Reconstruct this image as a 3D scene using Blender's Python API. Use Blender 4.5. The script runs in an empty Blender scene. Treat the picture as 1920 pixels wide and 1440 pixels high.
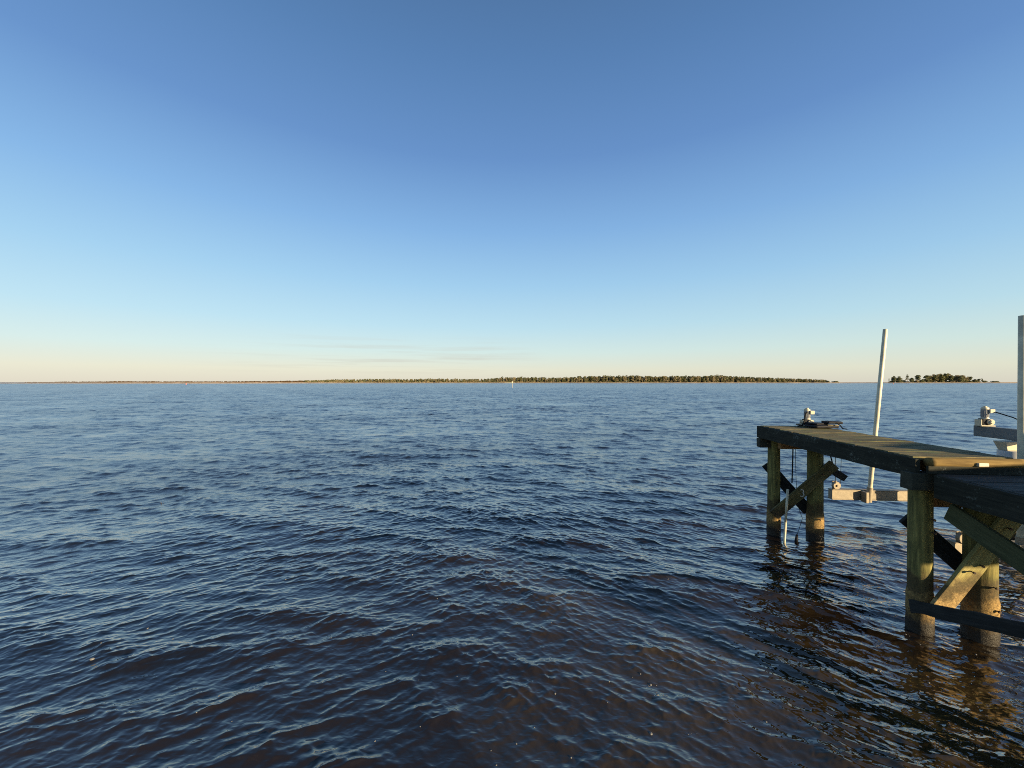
import bpy, bmesh, math, random
import numpy as np
from mathutils import Vector, Matrix, noise as mnoise

R = math.radians
rnd = random.Random(7)
nrng = np.random.default_rng(11)
scene = bpy.context.scene
COL = scene.collection

EYE = 2.5                 # eye height above the water
SUN_AZ, SUN_EL = R(135), R(10)      # azimuth clockwise from +Y
SUN = Vector((math.sin(SUN_AZ)*math.cos(SUN_EL), math.cos(SUN_AZ)*math.cos(SUN_EL), math.sin(SUN_EL)))

# ------------------------------------------------------------------ helpers
WORLD = {}
def wm(o): return WORLD.get(o.name, Matrix.Identity(4))
def place(o, M, parent=None):
    """link-time placement: M is the wanted world matrix"""
    if parent is not None:
        o.parent = parent
        o.matrix_basis = wm(parent).inverted() @ M
    else:
        o.matrix_basis = M
    WORLD[o.name] = M.copy()
def tag(o, label=None, cat=None, group=None, kind=None):
    if label: o['label'] = label
    if cat: o['category'] = cat
    if group: o['group'] = group
    if kind: o['kind'] = kind
    return o
def empty(name, loc):
    o = bpy.data.objects.new(name, None); o.empty_display_size = .2
    COL.objects.link(o); place(o, Matrix.Translation(Vector(loc)))
    return o
def link(name, me, M, mat, parent=None):
    o = bpy.data.objects.new(name, me); COL.objects.link(o)
    if mat is not None and len(me.materials) == 0: me.materials.append(mat)
    place(o, M, parent)
    return o
def bm_mesh(name, bm, smooth=False):
    me = bpy.data.meshes.new(name)
    bm.normal_update(); bm.to_mesh(me); bm.free()
    if smooth: me.polygons.foreach_set('use_smooth', [True]*len(me.polygons))
    return me
def add_box(bm, cx, cy, cz, sx, sy, sz, M=None):
    T = Matrix.Translation((cx, cy, cz)) @ Matrix.Diagonal((sx, sy, sz, 1))
    if M is not None: T = M @ T
    return bmesh.ops.create_cube(bm, size=1, matrix=T)['verts']
def add_cyl(bm, p0, p1, r0, r1=None, n=16, caps=True):
    r1 = r0 if r1 is None else r1
    p0, p1 = Vector(p0), Vector(p1); d = p1-p0
    q = d.to_track_quat('Z', 'Y').to_matrix().to_4x4()
    M = Matrix.Translation((p0+p1)/2) @ q
    return bmesh.ops.create_cone(bm, cap_ends=caps, segments=n, radius1=r0, radius2=r1, depth=d.length, matrix=M)['verts']
def bevel(bm, w, seg=2):
    bmesh.ops.bevel(bm, geom=[e for e in bm.edges if e.calc_face_angle(0) > .6], offset=w, segments=seg, affect='EDGES', profile=.6)
def frame(xdir, zhint):
    x = Vector(xdir).normalized(); z = Vector(zhint); z = (z - x*z.dot(x)).normalized(); y = z.cross(x)
    return Matrix((x, y, z)).transposed().to_4x4()
def wobble(bm, amp, sc, seed=0):
    o = Vector((seed*3.1, seed*1.7, seed*.9))
    for v in bm.verts:
        v.co += mnoise.noise_vector(v.co*sc + o)*amp
def board(name, p0, p1, width, thick, normal, mat, parent, label=None, bev=.006, rough=.004, cut=None):
    """plank from p0 to p1 (centre line), its broad face looking along normal"""
    p0, p1 = Vector(p0), Vector(p1); L = (p1-p0).length
    bm = bmesh.new()
    n = max(2, int(L/.12))
    # box subdivided along its length
    secs = []
    for i in range(n+1):
        x = -L/2 + L*i/n
        secs.append([bm.verts.new((x, sy*width/2, sz*thick/2)) for sy, sz in ((-1,-1),(1,-1),(1,1),(-1,1))])
    for a, b in zip(secs, secs[1:]):
        for k in range(4):
            bm.faces.new((a[k], a[(k+1)%4], b[(k+1)%4], b[k]))
    bm.faces.new(secs[0][::-1]); bm.faces.new(secs[-1])
    bmesh.ops.recalc_face_normals(bm, faces=bm.faces)
    bevel(bm, bev, 2)
    wobble(bm, rough, 6, seed=abs(hash((round(p0.x,2), round(p0.z,2), round(L,2)))) % 97)
    M = Matrix.Translation((p0+p1)/2) @ frame(p1-p0, normal)
    o = link(name, bm_mesh(name, bm), M, mat, parent)
    if label: o['label'] = label
    return o

# ------------------------------------------------------------------ materials
def newmat(name):
    m = bpy.data.materials.new(name); m.use_nodes = True
    nt = m.node_tree; nt.nodes.clear()
    out = nt.nodes.new('ShaderNodeOutputMaterial'); b = nt.nodes.new('ShaderNodeBsdfPrincipled')
    nt.links.new(b.outputs[0], out.inputs[0])
    return m, nt, b
def N(nt, typ, **kw):
    n = nt.nodes.new(typ)
    for k, v in kw.items():
        if k in n.inputs.keys() if isinstance(k, str) else False: n.inputs[k].default_value = v
        else: setattr(n, k, v)
    return n
def mapping(nt, scale, coord='Object'):
    tc = nt.nodes.new('ShaderNodeTexCoord'); mp = nt.nodes.new('ShaderNodeMapping')
    mp.inputs['Scale'].default_value = scale
    nt.links.new(tc.outputs[coord], mp.inputs[0]); return mp
def noise_tex(nt, mp, scale, detail=6, rough=.6, dist=0):
    n = nt.nodes.new('ShaderNodeTexNoise'); n.inputs['Scale'].default_value = scale
    n.inputs['Detail'].default_value = detail; n.inputs['Roughness'].default_value = rough
    n.inputs['Distortion'].default_value = dist
    nt.links.new(mp.outputs[0], n.inputs['Vector']); return n
def ramp(nt, src, stops, interp='LINEAR'):
    r = nt.nodes.new('ShaderNodeValToRGB'); r.color_ramp.interpolation = interp
    els = r.color_ramp.elements
    while len(els) < len(stops): els.new(.5)
    for e, (p, c) in zip(els, stops):
        e.position = p; e.color = (*c, 1) if len(c) == 3 else c
    nt.links.new(src, r.inputs[0]); return r
def mix(nt, fac, a, b, mode='MIX'):
    m = nt.nodes.new('ShaderNodeMix'); m.data_type = 'RGBA'; m.blend_type = mode
    if isinstance(fac, (int, float)): m.inputs[0].default_value = fac
    else: nt.links.new(fac, m.inputs[0])
    for i, s in ((6, a), (7, b)):
        if isinstance(s, tuple): m.inputs[i].default_value = (*s, 1)
        else: nt.links.new(s, m.inputs[i])
    return m.outputs[2]
def bump(nt, b, src, strength, dist):
    bp = nt.nodes.new('ShaderNodeBump'); bp.inputs['Strength'].default_value = strength
    bp.inputs['Distance'].default_value = dist
    nt.links.new(src, bp.inputs['Height']); nt.links.new(bp.outputs[0], b.inputs['Normal'])
def math_(nt, op, a, b=None):
    m = nt.nodes.new('ShaderNodeMath'); m.operation = op
    for i, s in enumerate((a, b)):
        if s is None: continue
        if isinstance(s, (int, float)): m.inputs[i].default_value = s
        else: nt.links.new(s, m.inputs[i])
    return m.outputs[0]

def wood(name, c_dark, c_mid, c_light, lichen=None, lich_amt=.62, rough=.85, grain=(3, 45, 45), bumpd=.004):
    m, nt, b = newmat(name)
    g = noise_tex(nt, mapping(nt, grain), 1.0, 8, .65, .3)
    big = noise_tex(nt, mapping(nt, (1, 1, 1), 'Object'), 3.2, 5, .6)
    f = math_(nt, 'ADD', math_(nt, 'MULTIPLY', g.outputs[0], .65), math_(nt, 'MULTIPLY', big.outputs[0], .35))
    col = ramp(nt, f, [(.33, c_dark), (.5, c_mid), (.66, c_light)]).outputs[0]
    if lichen:
        l = noise_tex(nt, mapping(nt, (1, 1, 1)), 38, 6, .7)
        l2 = noise_tex(nt, mapping(nt, (1, 1, 1)), 4, 3, .6)
        lf = ramp(nt, math_(nt, 'ADD', math_(nt, 'MULTIPLY', l.outputs[0], .6), math_(nt, 'MULTIPLY', l2.outputs[0], .4)), [(lich_amt-.05, (0, 0, 0)), (lich_amt+.03, (1, 1, 1))])
        col = mix(nt, lf.outputs[0], col, lichen)
    nt.links.new(col, b.inputs['Base Color'])
    b.inputs['Roughness'].default_value = rough
    b.inputs['Specular IOR Level'].default_value = .25
    bump(nt, b, f, .9, bumpd)
    return m

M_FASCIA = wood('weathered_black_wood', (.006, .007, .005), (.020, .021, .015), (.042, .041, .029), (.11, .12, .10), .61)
M_DECK = wood('lichened_deck_boards', (.03, .027, .015), (.10, .085, .042), (.235, .19, .09), (.10, .115, .045), .57, grain=(4, 30, 30))
M_DECK_LOW = wood('shaded_deck_boards', (.015, .016, .014), (.04, .042, .038), (.075, .077, .07), (.10, .10, .08), .66, grain=(4, 30, 30))  # the lower level's shade painted in as a darker board colour
M_CAP = wood('brown_beam_wood', (.24, .13, .055), (.40, .225, .10), (.52, .32, .155))
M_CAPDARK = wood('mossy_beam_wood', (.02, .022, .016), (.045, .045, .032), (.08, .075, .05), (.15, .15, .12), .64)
M_STEP = wood('worn_round_timber', (.07, .042, .014), (.16, .105, .034), (.24, .165, .06))
M_BRACE_GREEN = wood('shaded_green_board', (.03, .035, .015), (.06, .065, .03), (.10, .10, .05))  # green side brace, its shaded face painted in as a darker green
M_BRACE_DARK = wood('shaded_black_board', (.008, .009, .009), (.018, .020, .020), (.035, .036, .034))  # shaded side of the low brace painted in as near black

def tidal_wood(name, up_dark, up_mid, up_light, low_a, low_b, grain, z0=.55):
    """timber above the tide mark, barnacle crust below it, black wet band at the waterline"""
    m, nt, b = newmat(name)
    g = noise_tex(nt, mapping(nt, grain), 1.0, 8, .65, .4)
    big = noise_tex(nt, mapping(nt, (1, 1, 1)), 5, 5, .6)
    f = math_(nt, 'ADD', math_(nt, 'MULTIPLY', g.outputs[0], .7), math_(nt, 'MULTIPLY', big.outputs[0], .3))
    up = ramp(nt, f, [(.34, up_dark), (.5, up_mid), (.66, up_light)]).outputs[0]
    cr = noise_tex(nt, mapping(nt, (1, 1, 1)), 45, 6, .75)
    low = ramp(nt, cr.outputs[0], [(.35, low_a), (.6, low_b)]).outputs[0]
    geo = nt.nodes.new('ShaderNodeNewGeometry'); sp = nt.nodes.new('ShaderNodeSeparateXYZ')
    nt.links.new(geo.outputs['Position'], sp.inputs[0])
    zz = math_(nt, 'ADD', sp.outputs[2], math_(nt, 'MULTIPLY', math_(nt, 'SUBTRACT', big.outputs[0], .5), .5))
    k = ramp(nt, zz, [(z0-.12, (0, 0, 0)), (z0+.06, (1, 1, 1))])
    col = mix(nt, k.outputs[0], low, up)
    zw = math_(nt, 'ADD', sp.outputs[2], math_(nt, 'MULTIPLY', math_(nt, 'SUBTRACT', cr.outputs[0], .5), .12))
    w = ramp(nt, zw, [(.10, (0, 0, 0)), (.26, (1, 1, 1))])
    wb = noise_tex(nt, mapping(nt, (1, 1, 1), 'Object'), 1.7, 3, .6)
    shade_z = math_(nt, 'ADD', zz, math_(nt, 'MULTIPLY', math_(nt, 'SUBTRACT', wb.outputs[0], .5), .5))
    shade_k = ramp(nt, shade_z, [(z0-.22, (0, 0, 0)), (z0-.13, (.75,)*3), (z0-.04, (.75,)*3), (z0+.05, (0, 0, 0))])  # dark band painted into the colour to stand for a cast shadow
    col = mix(nt, shade_k.outputs[0], col, (.03, .026, .014))
    col = mix(nt, w.outputs[0], (.018, .014, .010), col)
    nt.links.new(col, b.inputs['Base Color'])
    nt.links.new(ramp(nt, zw, [(.06, (.42,)*3), (.19, (.85,)*3)]).outputs[0], b.inputs['Roughness'])
    b.inputs['Specular IOR Level'].default_value = .3
    h = mix(nt, k.outputs[0], cr.outputs[1], f)
    bump(nt, b, h, .9, .012)
    return m
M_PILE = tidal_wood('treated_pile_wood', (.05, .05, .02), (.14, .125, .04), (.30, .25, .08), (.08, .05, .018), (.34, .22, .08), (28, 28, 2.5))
M_BRACE = tidal_wood('tan_brace_board', (.17, .145, .05), (.27, .23, .085), (.36, .31, .125), (.17, .105, .04), (.42, .29, .125), (3, 40, 40), .62)

M_BRACE_OLD = tidal_wood('grimy_brace_board', (.05, .046, .02), (.105, .09, .036), (.17, .14, .062), (.08, .052, .026), (.19, .125, .06), (3, 40, 40), .5)
def plain(name, col, rough=.5, metal=0, var=.25, scale=20, bumpd=0):
    m, nt, b = newmat(name)
    n = noise_tex(nt, mapping(nt, (1, 1, 1)), scale, 6, .65)
    lo = tuple(c*(1-var) for c in col); hi = tuple(min(1, c*(1+var*.6)) for c in col)
    nt.links.new(ramp(nt, n.outputs[0], [(.35, lo), (.65, hi)]).outputs[0], b.inputs['Base Color'])
    b.inputs['Roughness'].default_value = rough; b.inputs['Metallic'].default_value = metal
    if bumpd: bump(nt, b, n.outputs[0], .6, bumpd)
    if max(col) < .03: b.inputs['Specular IOR Level'].default_value = .12
    return m
M_PVC = plain('white_pvc', (.55, .50, .365), .45, 0, .28, 6)
M_CREAM = plain('cream_painted_metal', (.50, .45, .33), .45, 0, .12, 30)
M_ALU = plain('dull_aluminium', (.26, .212, .145), .6, .1, .18, 14)
M_GREY = plain('grey_motor_paint', (.22, .22, .23), .45, .2, .2, 30)
M_BLACK = plain('black_rubber', (.018, .018, .022), .6, 0, .35, 30, .002)
M_ROPE = plain('black_rope', (.012, .012, .012), .8)
M_RUST = plain('rusty_steel', (.05, .03, .02), .7, .3, .4, 60)
M_WHITE = plain('faded_white_paint', (.55, .55, .50), .7, 0, .25, 60)
M_RED = plain('red_buoy_paint', (.50, .10, .06), .5)
M_OFFWHITE = plain('far_white_timber', (.32, .31, .28), .7)
M_SLEEVE = plain('grey_pile_sleeve', (.42, .41, .39), .55, 0, .12, 8)
M_BEAM = plain('blue_grey_painted_beam', (.115, .13, .14), .5, .1, .2, 10)
M_PALEWOOD = plain('pale_dry_wood', (.20, .16, .08), .8, 0, .3, 25)
M_FOAM = plain('foam', (.13, .13, .13), .6)
M_BARK = plain('pine_bark', (.13, .095, .07), .9, 0, .35, 3)
M_SAND = plain('beach_sand', (.52, .40, .30), .9, 0, .15, .08)

def foliage(name, a, b_, c):
    m, nt, b = newmat(name)
    n = noise_tex(nt, mapping(nt, (1, 1, 1)), .55, 5, .7)
    oi = nt.nodes.new('ShaderNodeObjectInfo')
    nt.links.new(ramp(nt, n.outputs[0], [(.36, a), (.5, b_), (.62, c)]).outputs[0], b.inputs['Base Color'])
    b.inputs['Roughness'].default_value = .8; b.inputs['Specular IOR Level'].default_value = .05
    col = b.inputs['Base Color'].links[0].from_socket
    tr = nt.nodes.new('ShaderNodeBsdfTranslucent'); nt.links.new(col, tr.inputs[0])
    mx = nt.nodes.new('ShaderNodeMixShader'); mx.inputs[0].default_value = .42
    out = [n for n in nt.nodes if n.type == 'OUTPUT_MATERIAL'][0]
    nt.links.new(b.outputs[0], mx.inputs[1]); nt.links.new(tr.outputs[0], mx.inputs[2]); nt.links.new(mx.outputs[0], out.inputs[0])
    return m
M_PINE = foliage('pine_needles', (0.0973, 0.1097, 0.04599), (0.1592, 0.1627, 0.07076), (0.2477, 0.2211, 0.115))
M_PINEDK = foliage('dark_pine_needles', (0.1238, 0.138, 0.0743), (0.1857, 0.1911, 0.1026), (0.2653, 0.2564, 0.1503))
M_BARE = foliage('bare_winter_crowns', (0.2123, 0.1769, 0.1026), (0.3095, 0.2653, 0.1557), (0.4246, 0.3626, 0.23))
M_SCRUB = foliage('marsh_scrub', (.11, .075, .045), (.16, .11, .065), (.20, .14, .085))

# ------------------------------------------------------------------ sky, sun, camera
w = bpy.data.worlds.new('World'); scene.world = w; w.use_nodes = True
nt = w.node_tree; nt.nodes.clear()
wo = nt.nodes.new('ShaderNodeOutputWorld'); bg = nt.nodes.new('ShaderNodeBackground')
sky = nt.nodes.new('ShaderNodeTexSky'); sky.sky_type = 'NISHITA'; sky.sun_disc = False
sky.sun_elevation = SUN_EL; sky.sun_rotation = SUN_AZ
sky.air_density = 1.0; sky.dust_density = 1.0; sky.ozone_density = 2.0; sky.altitude = 0
tc = nt.nodes.new('ShaderNodeTexCoord'); sp = nt.nodes.new('ShaderNodeSeparateXYZ')
nt.links.new(tc.outputs['Generated'], sp.inputs[0])
zabs = math_(nt, 'ABSOLUTE', sp.outputs[2])
SKY_K = 6.0      # the ramp holds display-linear colours; Background strength below brings them back
def lin(r, g, b):
    f = lambda c: ((c/255+.055)/1.055)**2.4 if c > 10 else c/255/12.92
    return (f(r), f(g), f(b))
STOPS = [(0.0, lin(226, 219, 202)), (.03, lin(232, 230, 210)), (.075, lin(213, 233, 231)), (.14, lin(189, 224, 239)), (.24, lin(163, 207, 237)),
         (.36, lin(134, 181, 228)), (.50, lin(104, 147, 202)), (.64, lin(87, 129, 180)), (.74, lin(77, 114, 160)), (1, lin(58, 86, 126))]
rp = ramp(nt, zabs, STOPS)
STOPS2 = [(0.0, lin(213, 210, 195)), (.03, lin(221, 223, 203)), (.075, lin(205, 225, 219)), (.14, lin(181, 216, 229)), (.24, lin(153, 197, 230)),
         (.36, lin(126, 171, 219)), (.50, lin(99, 140, 195)), (.64, lin(84, 123, 174)), (.74, lin(76, 111, 156)), (1, lin(58, 86, 126))]
rp2 = ramp(nt, zabs, STOPS2)
# the sky away from the sun (front left) is paler than towards the right
vt = nt.nodes.new('ShaderNodeVectorMath'); vt.operation = 'DOT_PRODUCT'
nt.links.new(tc.outputs['Generated'], vt.inputs[0]); vt.inputs[1].default_value = (1, 0, 0)
side = nt.nodes.new('ShaderNodeMapRange'); side.inputs[1].default_value = -.75; side.inputs[2].default_value = 1.3
nt.links.new(vt.outputs['Value'], side.inputs[0])
base = mix(nt, side.outputs[0], rp.outputs[0], rp2.outputs[0])
# thin smoky cloud bars low over the far shore
mp = nt.nodes.new('ShaderNodeMapping'); mp.inputs['Scale'].default_value = (2.2, 2.2, 60)
nt.links.new(tc.outputs['Generated'], mp.inputs[0])
cn = noise_tex(nt, mp, 1.6, 4, .55)
cf = ramp(nt, cn.outputs[0], [(.50, (0, 0, 0)), (.68, (1, 1, 1))])
band = ramp(nt, zabs, [(.015, (0, 0, 0)), (.04, (1, 1, 1)), (.075, (.8,)*3), (.12, (0, 0, 0))])
sidec = ramp(nt, math_(nt, 'ADD', math_(nt, 'MULTIPLY', vt.outputs['Value'], .5), .5), [(.16, (0, 0, 0)), (.30, (1, 1, 1)), (.46, (1, 1, 1)), (.55, (0, 0, 0))])
cm = math_(nt, 'MULTIPLY', math_(nt, 'MULTIPLY', cf.outputs[0], band.outputs[0]), math_(nt, 'MULTIPLY', sidec.outputs[0], .42))
base = mix(nt, cm, base, lin(196, 190, 180))
up = nt.nodes.new('ShaderNodeVectorMath'); up.operation = 'SCALE'; up.inputs[3].default_value = 8.6
nt.links.new(base, up.inputs[0])
final = mix(nt, .9, sky.outputs[0], up.outputs[0])
nt.links.new(final, bg.inputs[0]); bg.inputs[1].default_value = .0527
nt.links.new(bg.outputs[0], wo.inputs[0])

sl = bpy.data.lights.new('sun', 'SUN'); sl.energy = 5.0; sl.angle = R(.5); sl.color = (1.0, .78, .46)
so = bpy.data.objects.new('sun', sl); COL.objects.link(so)
so.rotation_euler = (-SUN).to_track_quat('-Z', 'Y').to_euler(); so.location = (20, -20, 12)

cam = bpy.data.cameras.new('camera'); co = bpy.data.objects.new('camera', cam); COL.objects.link(co)
cam.sensor_fit = 'HORIZONTAL'; cam.sensor_width = 34.57; cam.lens = 13.0; cam.clip_start = .05; cam.clip_end = 60000
co.location = (0, 0, EYE); co.rotation_euler = (R(90-.28), 0, 0)
scene.camera = co
scene.view_settings.view_transform = 'Standard'; scene.view_settings.look = 'None'
scene.view_settings.exposure = 1.25; scene.view_settings.gamma = 1
scene.render.engine = 'CYCLES'
scene.cycles.max_bounces = 6; scene.cycles.filter_width = 1.0; scene.cycles.sample_clamp_indirect = 1.5; scene.cycles.use_denoising = False; scene.cycles.denoiser = 'OPENIMAGEDENOISE'; scene.cycles.caustics_reflective = False; scene.cycles.caustics_refractive = False

# ------------------------------------------------------------------ water
def wave_field(size, n, mean_dir, spread, lam_lo, lam_hi, seed, rms_slope, cutoffs, iso=.12, slope_p=3.5):
    """periodic random sea (FFT); returns for every cutoff (height, dx, dy) and its slope variance"""
    g = np.random.default_rng(seed)
    k1 = np.fft.fftfreq(n, d=size/n)*2*np.pi
    kx, ky = np.meshgrid(k1, k1)
    k = np.hypot(kx, ky); k[0, 0] = 1
    lam = 2*np.pi/k
    md = np.array(mean_dir)/np.hypot(*mean_dir)
    c = (kx*md[0]+ky*md[1])/k
    D = np.abs(c)**spread*(c > 0)
    D = D + iso
    lp = lam_hi*.55
    P = k**-slope_p*np.exp(-(lam/lp)**2*.8)*np.exp(-(lam_lo/lam)**2)*D
    P[0, 0] = 0
    H = (g.normal(size=(n, n))+1j*g.normal(size=(n, n)))*np.sqrt(P)
    s2 = np.sum(np.abs(H)**2*k**2)
    H *= rms_slope/np.sqrt(s2/2)      # taking the real part halves the variance
    tot = rms_slope**2
    out = []
    for cu in cutoffs:
        F = np.exp(-(cu/lam)**2)
        Hc = H*F
        var = tot*np.sum(np.abs(Hc)**2*k**2)/np.sum(np.abs(H)**2*k**2)
        h = np.fft.ifft2(Hc)*n*n
        dx = np.fft.ifft2(Hc*(-1j*kx/k))*n*n
        dy = np.fft.ifft2(Hc*(-1j*ky/k))*n*n
        out.append((h.real.astype(np.float32), dx.real.astype(np.float32), dy.real.astype(np.float32), var))
    return out
CUT = [.025, .06, .13, .28, .6, 1.3]
FL = wave_field(23.1, 2048, (-.42, .90), 9, .027, .58, 3, .225, CUT, .03)
FR = wave_field(19.3, 2048, (.52, .85), 9, .027, .58, 4, .225, CUT, .03)
FM = wave_field(41.3, 1024, (.18, .98), 8, .34, 1.9, 8, .085, CUT, .03)
def sample(tile, size, x, y):
    n = tile.shape[0]
    u = x/size*n; v = y/size*n
    iu = np.floor(u).astype(np.int64); iv = np.floor(v).astype(np.int64)
    fu = (u-iu).astype(np.float32); fv = (v-iv).astype(np.float32)
    a = iu % n; b = (iu+1) % n; c = iv % n; d = (iv+1) % n
    return (tile[c, a]*(1-fu)+tile[c, b]*fu)*(1-fv)+(tile[d, a]*(1-fu)+tile[d, b]*fu)*fv
def smooth(a, b, x):
    t = np.clip((x-a)/(b-a), 0, 1); return t*t*(3-2*t)
def lowf(x, y, seed, lams, n=5):
    g = np.random.default_rng(seed); s = 0
    for l in lams:
        for _ in range(n):
            a = g.uniform(0, 2*np.pi); p = g.uniform(0, 6.28)
            s = s+np.sin((x*np.cos(a)+y*np.sin(a))*2*np.pi/l+p)
    return s/np.sqrt(len(lams)*n/2)
def water_disp(x, y, cell):
    """displacement (dx, dy, h) and lost slope variance at points x, y with local grid size cell"""
    lev = np.interp(np.log(np.maximum(1.6*cell, CUT[0])), np.log(CUT), np.arange(len(CUT)))
    theta = np.arctan2(x, np.maximum(y, .2)) + .10*lowf(x, y, 21, (9, 17), 3)
    wr = smooth(-.55, .30, theta)
    wl = np.sqrt(1-wr*.95); wr = np.sqrt(.05+.95*wr)
    gust = np.clip(1+.09*lowf(x*.6, y*1.4, 5, (3.5, 8, 17), 4), .6, 1.5)
    res = [np.zeros_like(x, dtype=np.float32) for _ in range(3)]; lost = np.zeros_like(x)
    for F, size, wgt, ang in ((FL, 23.1, wl, 0.0), (FR, 19.3, wr, 0.0), (FM, 41.3, np.ones_like(wl), 0.0)):
        for i in range(len(CUT)):
            wi = np.clip(1-np.abs(lev-i), 0, 1)
            m = wi > 0
            if not m.any(): continue
            ww = (wi*wgt)[m]
            for q in range(3):
                res[q][m] += (sample(F[i][q], size, x[m], y[m])*ww).astype(np.float32)
            lost[m] += (wi*wgt**2)[m]*(F[0][3]-F[i][3])
    far = smooth(260, 110, np.hypot(x, y))
    sg = float(np.sqrt(.5*FL[0][0].var()+.5*FR[0][0].var()+FM[0][0].var()))
    BETA = .25
    hh_ = np.clip(res[0]/sg, -3, 2.6)
    res[0] = sg/BETA*(np.exp(BETA*hh_)-1.03)      # peaked crests, flat troughs
    h = res[0]*gust; dx = res[1]*gust; dy = res[2]*gust
    g = np.random.default_rng(9)
    for _ in range(16):                       # longer swell that never repeats
        l = g.uniform(1.4, 4.0); a = g.normal(0.35, .38); k = 2*np.pi/l
        h = h+.0018*l*np.sin(k*(x*np.sin(a)+y*np.cos(a))+g.uniform(0, 6.28))*np.where(cell < l/3, 1, 0)
    tot = FL[0][3]*(wl**2+wr**2)+FM[0][3]
    return dx*far, dy*far, h*far, (tot-far**2*(tot-lost))*gust**2

rows = [0.0, .5, 1.0, 1.4]
r = 1.7
while r < 26000:
    rows.append(r)
    if r < 190: dr = min(max(.27*r*r/962, .011), .075+.0009*r)
    elif r < 400: dr = 1.5
    else: dr = r*.06
    r += dr
rows = np.array(rows)
fine = np.arange(R(-64), R(64), .0019)
coarse = np.linspace(R(64), R(296), 50)
ang = np.concatenate([fine, coarse[:-1]])
rr, aa = np.meshgrid(rows, ang, indexing='ij')
X = rr*np.sin(aa); Y = rr*np.cos(aa)
drow = np.gradient(rows)
cell = np.maximum(drow[:, None]*np.ones_like(aa), rr*.0019)
isfine = (np.arange(len(ang)) < len(fine))[None, :]*np.ones_like(aa, dtype=bool)
cell = np.where(isfine, cell, 3.0)
dx, dy, h, lost = water_disp(X.ravel(), Y.ravel(), cell.ravel())
CHOP = .95
V = np.stack([X.ravel()-CHOP*dx, Y.ravel()-CHOP*dy, h], 1).astype(np.float32)
nr, na = rr.shape
idx = np.arange(nr*na).reshape(nr, na)
a = idx[:-1]; b = idx[1:]
a2 = np.roll(a, -1, 1); b2 = np.roll(b, -1, 1)
quads = np.stack([a, b, b2, a2], -1)[..., ::-1].reshape(-1, 4)
me = bpy.data.meshes.new('water')
me.vertices.add(len(V)); me.vertices.foreach_set('co', V.ravel())
me.loops.add(quads.size); me.loops.foreach_set('vertex_index', quads.ravel().astype(np.int32))
me.polygons.add(len(quads)); me.polygons.foreach_set('loop_start', np.arange(0, quads.size, 4, dtype=np.int32))
me.polygons.foreach_set('use_smooth', np.ones(len(quads), dtype=bool))
me.update(calc_edges=True)
at = me.attributes.new('lost_slope', 'FLOAT', 'POINT')
at.data.foreach_set('value', np.sqrt(np.maximum(lost, 0)).astype(np.float32))

m, nt, b = newmat('dark_brown_river_water')
an = nt.nodes.new('ShaderNodeAttribute'); an.attribute_name = 'lost_slope'
ls = an.outputs['Fac']
b.inputs['IOR'].default_value = 2.25; b.inputs['Specular Tint'].default_value = (.30, .25, .19, 1)
b.inputs['Coat Weight'].default_value = 1.0; b.inputs['Coat IOR'].default_value = 1.45; b.inputs['Coat Roughness'].default_value = .01
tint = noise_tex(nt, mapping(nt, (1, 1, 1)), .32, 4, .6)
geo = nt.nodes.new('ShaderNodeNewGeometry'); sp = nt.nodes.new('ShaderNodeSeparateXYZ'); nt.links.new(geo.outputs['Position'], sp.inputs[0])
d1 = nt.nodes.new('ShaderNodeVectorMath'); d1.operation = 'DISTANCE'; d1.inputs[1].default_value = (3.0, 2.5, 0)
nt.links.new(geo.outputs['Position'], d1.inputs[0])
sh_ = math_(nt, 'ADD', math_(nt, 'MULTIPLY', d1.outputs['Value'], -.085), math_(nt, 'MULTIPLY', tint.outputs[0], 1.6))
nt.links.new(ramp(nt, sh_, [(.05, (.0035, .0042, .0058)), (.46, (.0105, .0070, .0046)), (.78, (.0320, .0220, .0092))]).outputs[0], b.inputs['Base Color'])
nt.links.new(math_(nt, 'ADD', math_(nt, 'SQRT', math_(nt, 'MULTIPLY', ls, .50)), .008), b.inputs['Roughness'])
# small ripples as bump near, as a slope texture where they are finer than the grid
rip = noise_tex(nt, mapping(nt, (1, 1.9, 1)), 11, 1.5, .5, .5)
bp = nt.nodes.new('ShaderNodeBump'); bp.inputs['Strength'].default_value = .6; bp.inputs['Distance'].default_value = .009
nt.links.new(rip.outputs[0], bp.inputs['Height'])
sl1 = noise_tex(nt, mapping(nt, (1.0, .5, 1)), .8, 8, .85)
vm = nt.nodes.new('ShaderNodeVectorMath'); vm.operation = 'SUBTRACT'; vm.inputs[1].default_value = (.5, .5, .5)
nt.links.new(sl1.outputs[1], vm.inputs[0])
vf = nt.nodes.new('ShaderNodeVectorMath'); vf.operation = 'MULTIPLY'; vf.inputs[1].default_value = (1.0, 1.0, 0)
nt.links.new(vm.outputs[0], vf.inputs[0])
vs = nt.nodes.new('ShaderNodeVectorMath'); vs.operation = 'SCALE'
nt.links.new(vf.outputs[0], vs.inputs[0]); nt.links.new(math_(nt, 'MULTIPLY', ls, 7.0), vs.inputs[3])
va = nt.nodes.new('ShaderNodeVectorMath'); va.operation = 'ADD'
nt.links.new(bp.outputs[0], va.inputs[0]); nt.links.new(vs.outputs[0], va.inputs[1])
vn = nt.nodes.new('ShaderNodeVectorMath'); vn.operation = 'NORMALIZE'
nt.links.new(va.outputs[0], vn.inputs[0]); nt.links.new(vn.outputs[0], b.inputs['Normal']); nt.links.new(vn.outputs[0], b.inputs['Coat Normal'])
nt.links.new(b.inputs['Roughness'].links[0].from_socket, b.inputs['Coat Roughness'])
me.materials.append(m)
water = bpy.data.objects.new('water', me); COL.objects.link(water); tag(water, kind='structure')

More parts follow.
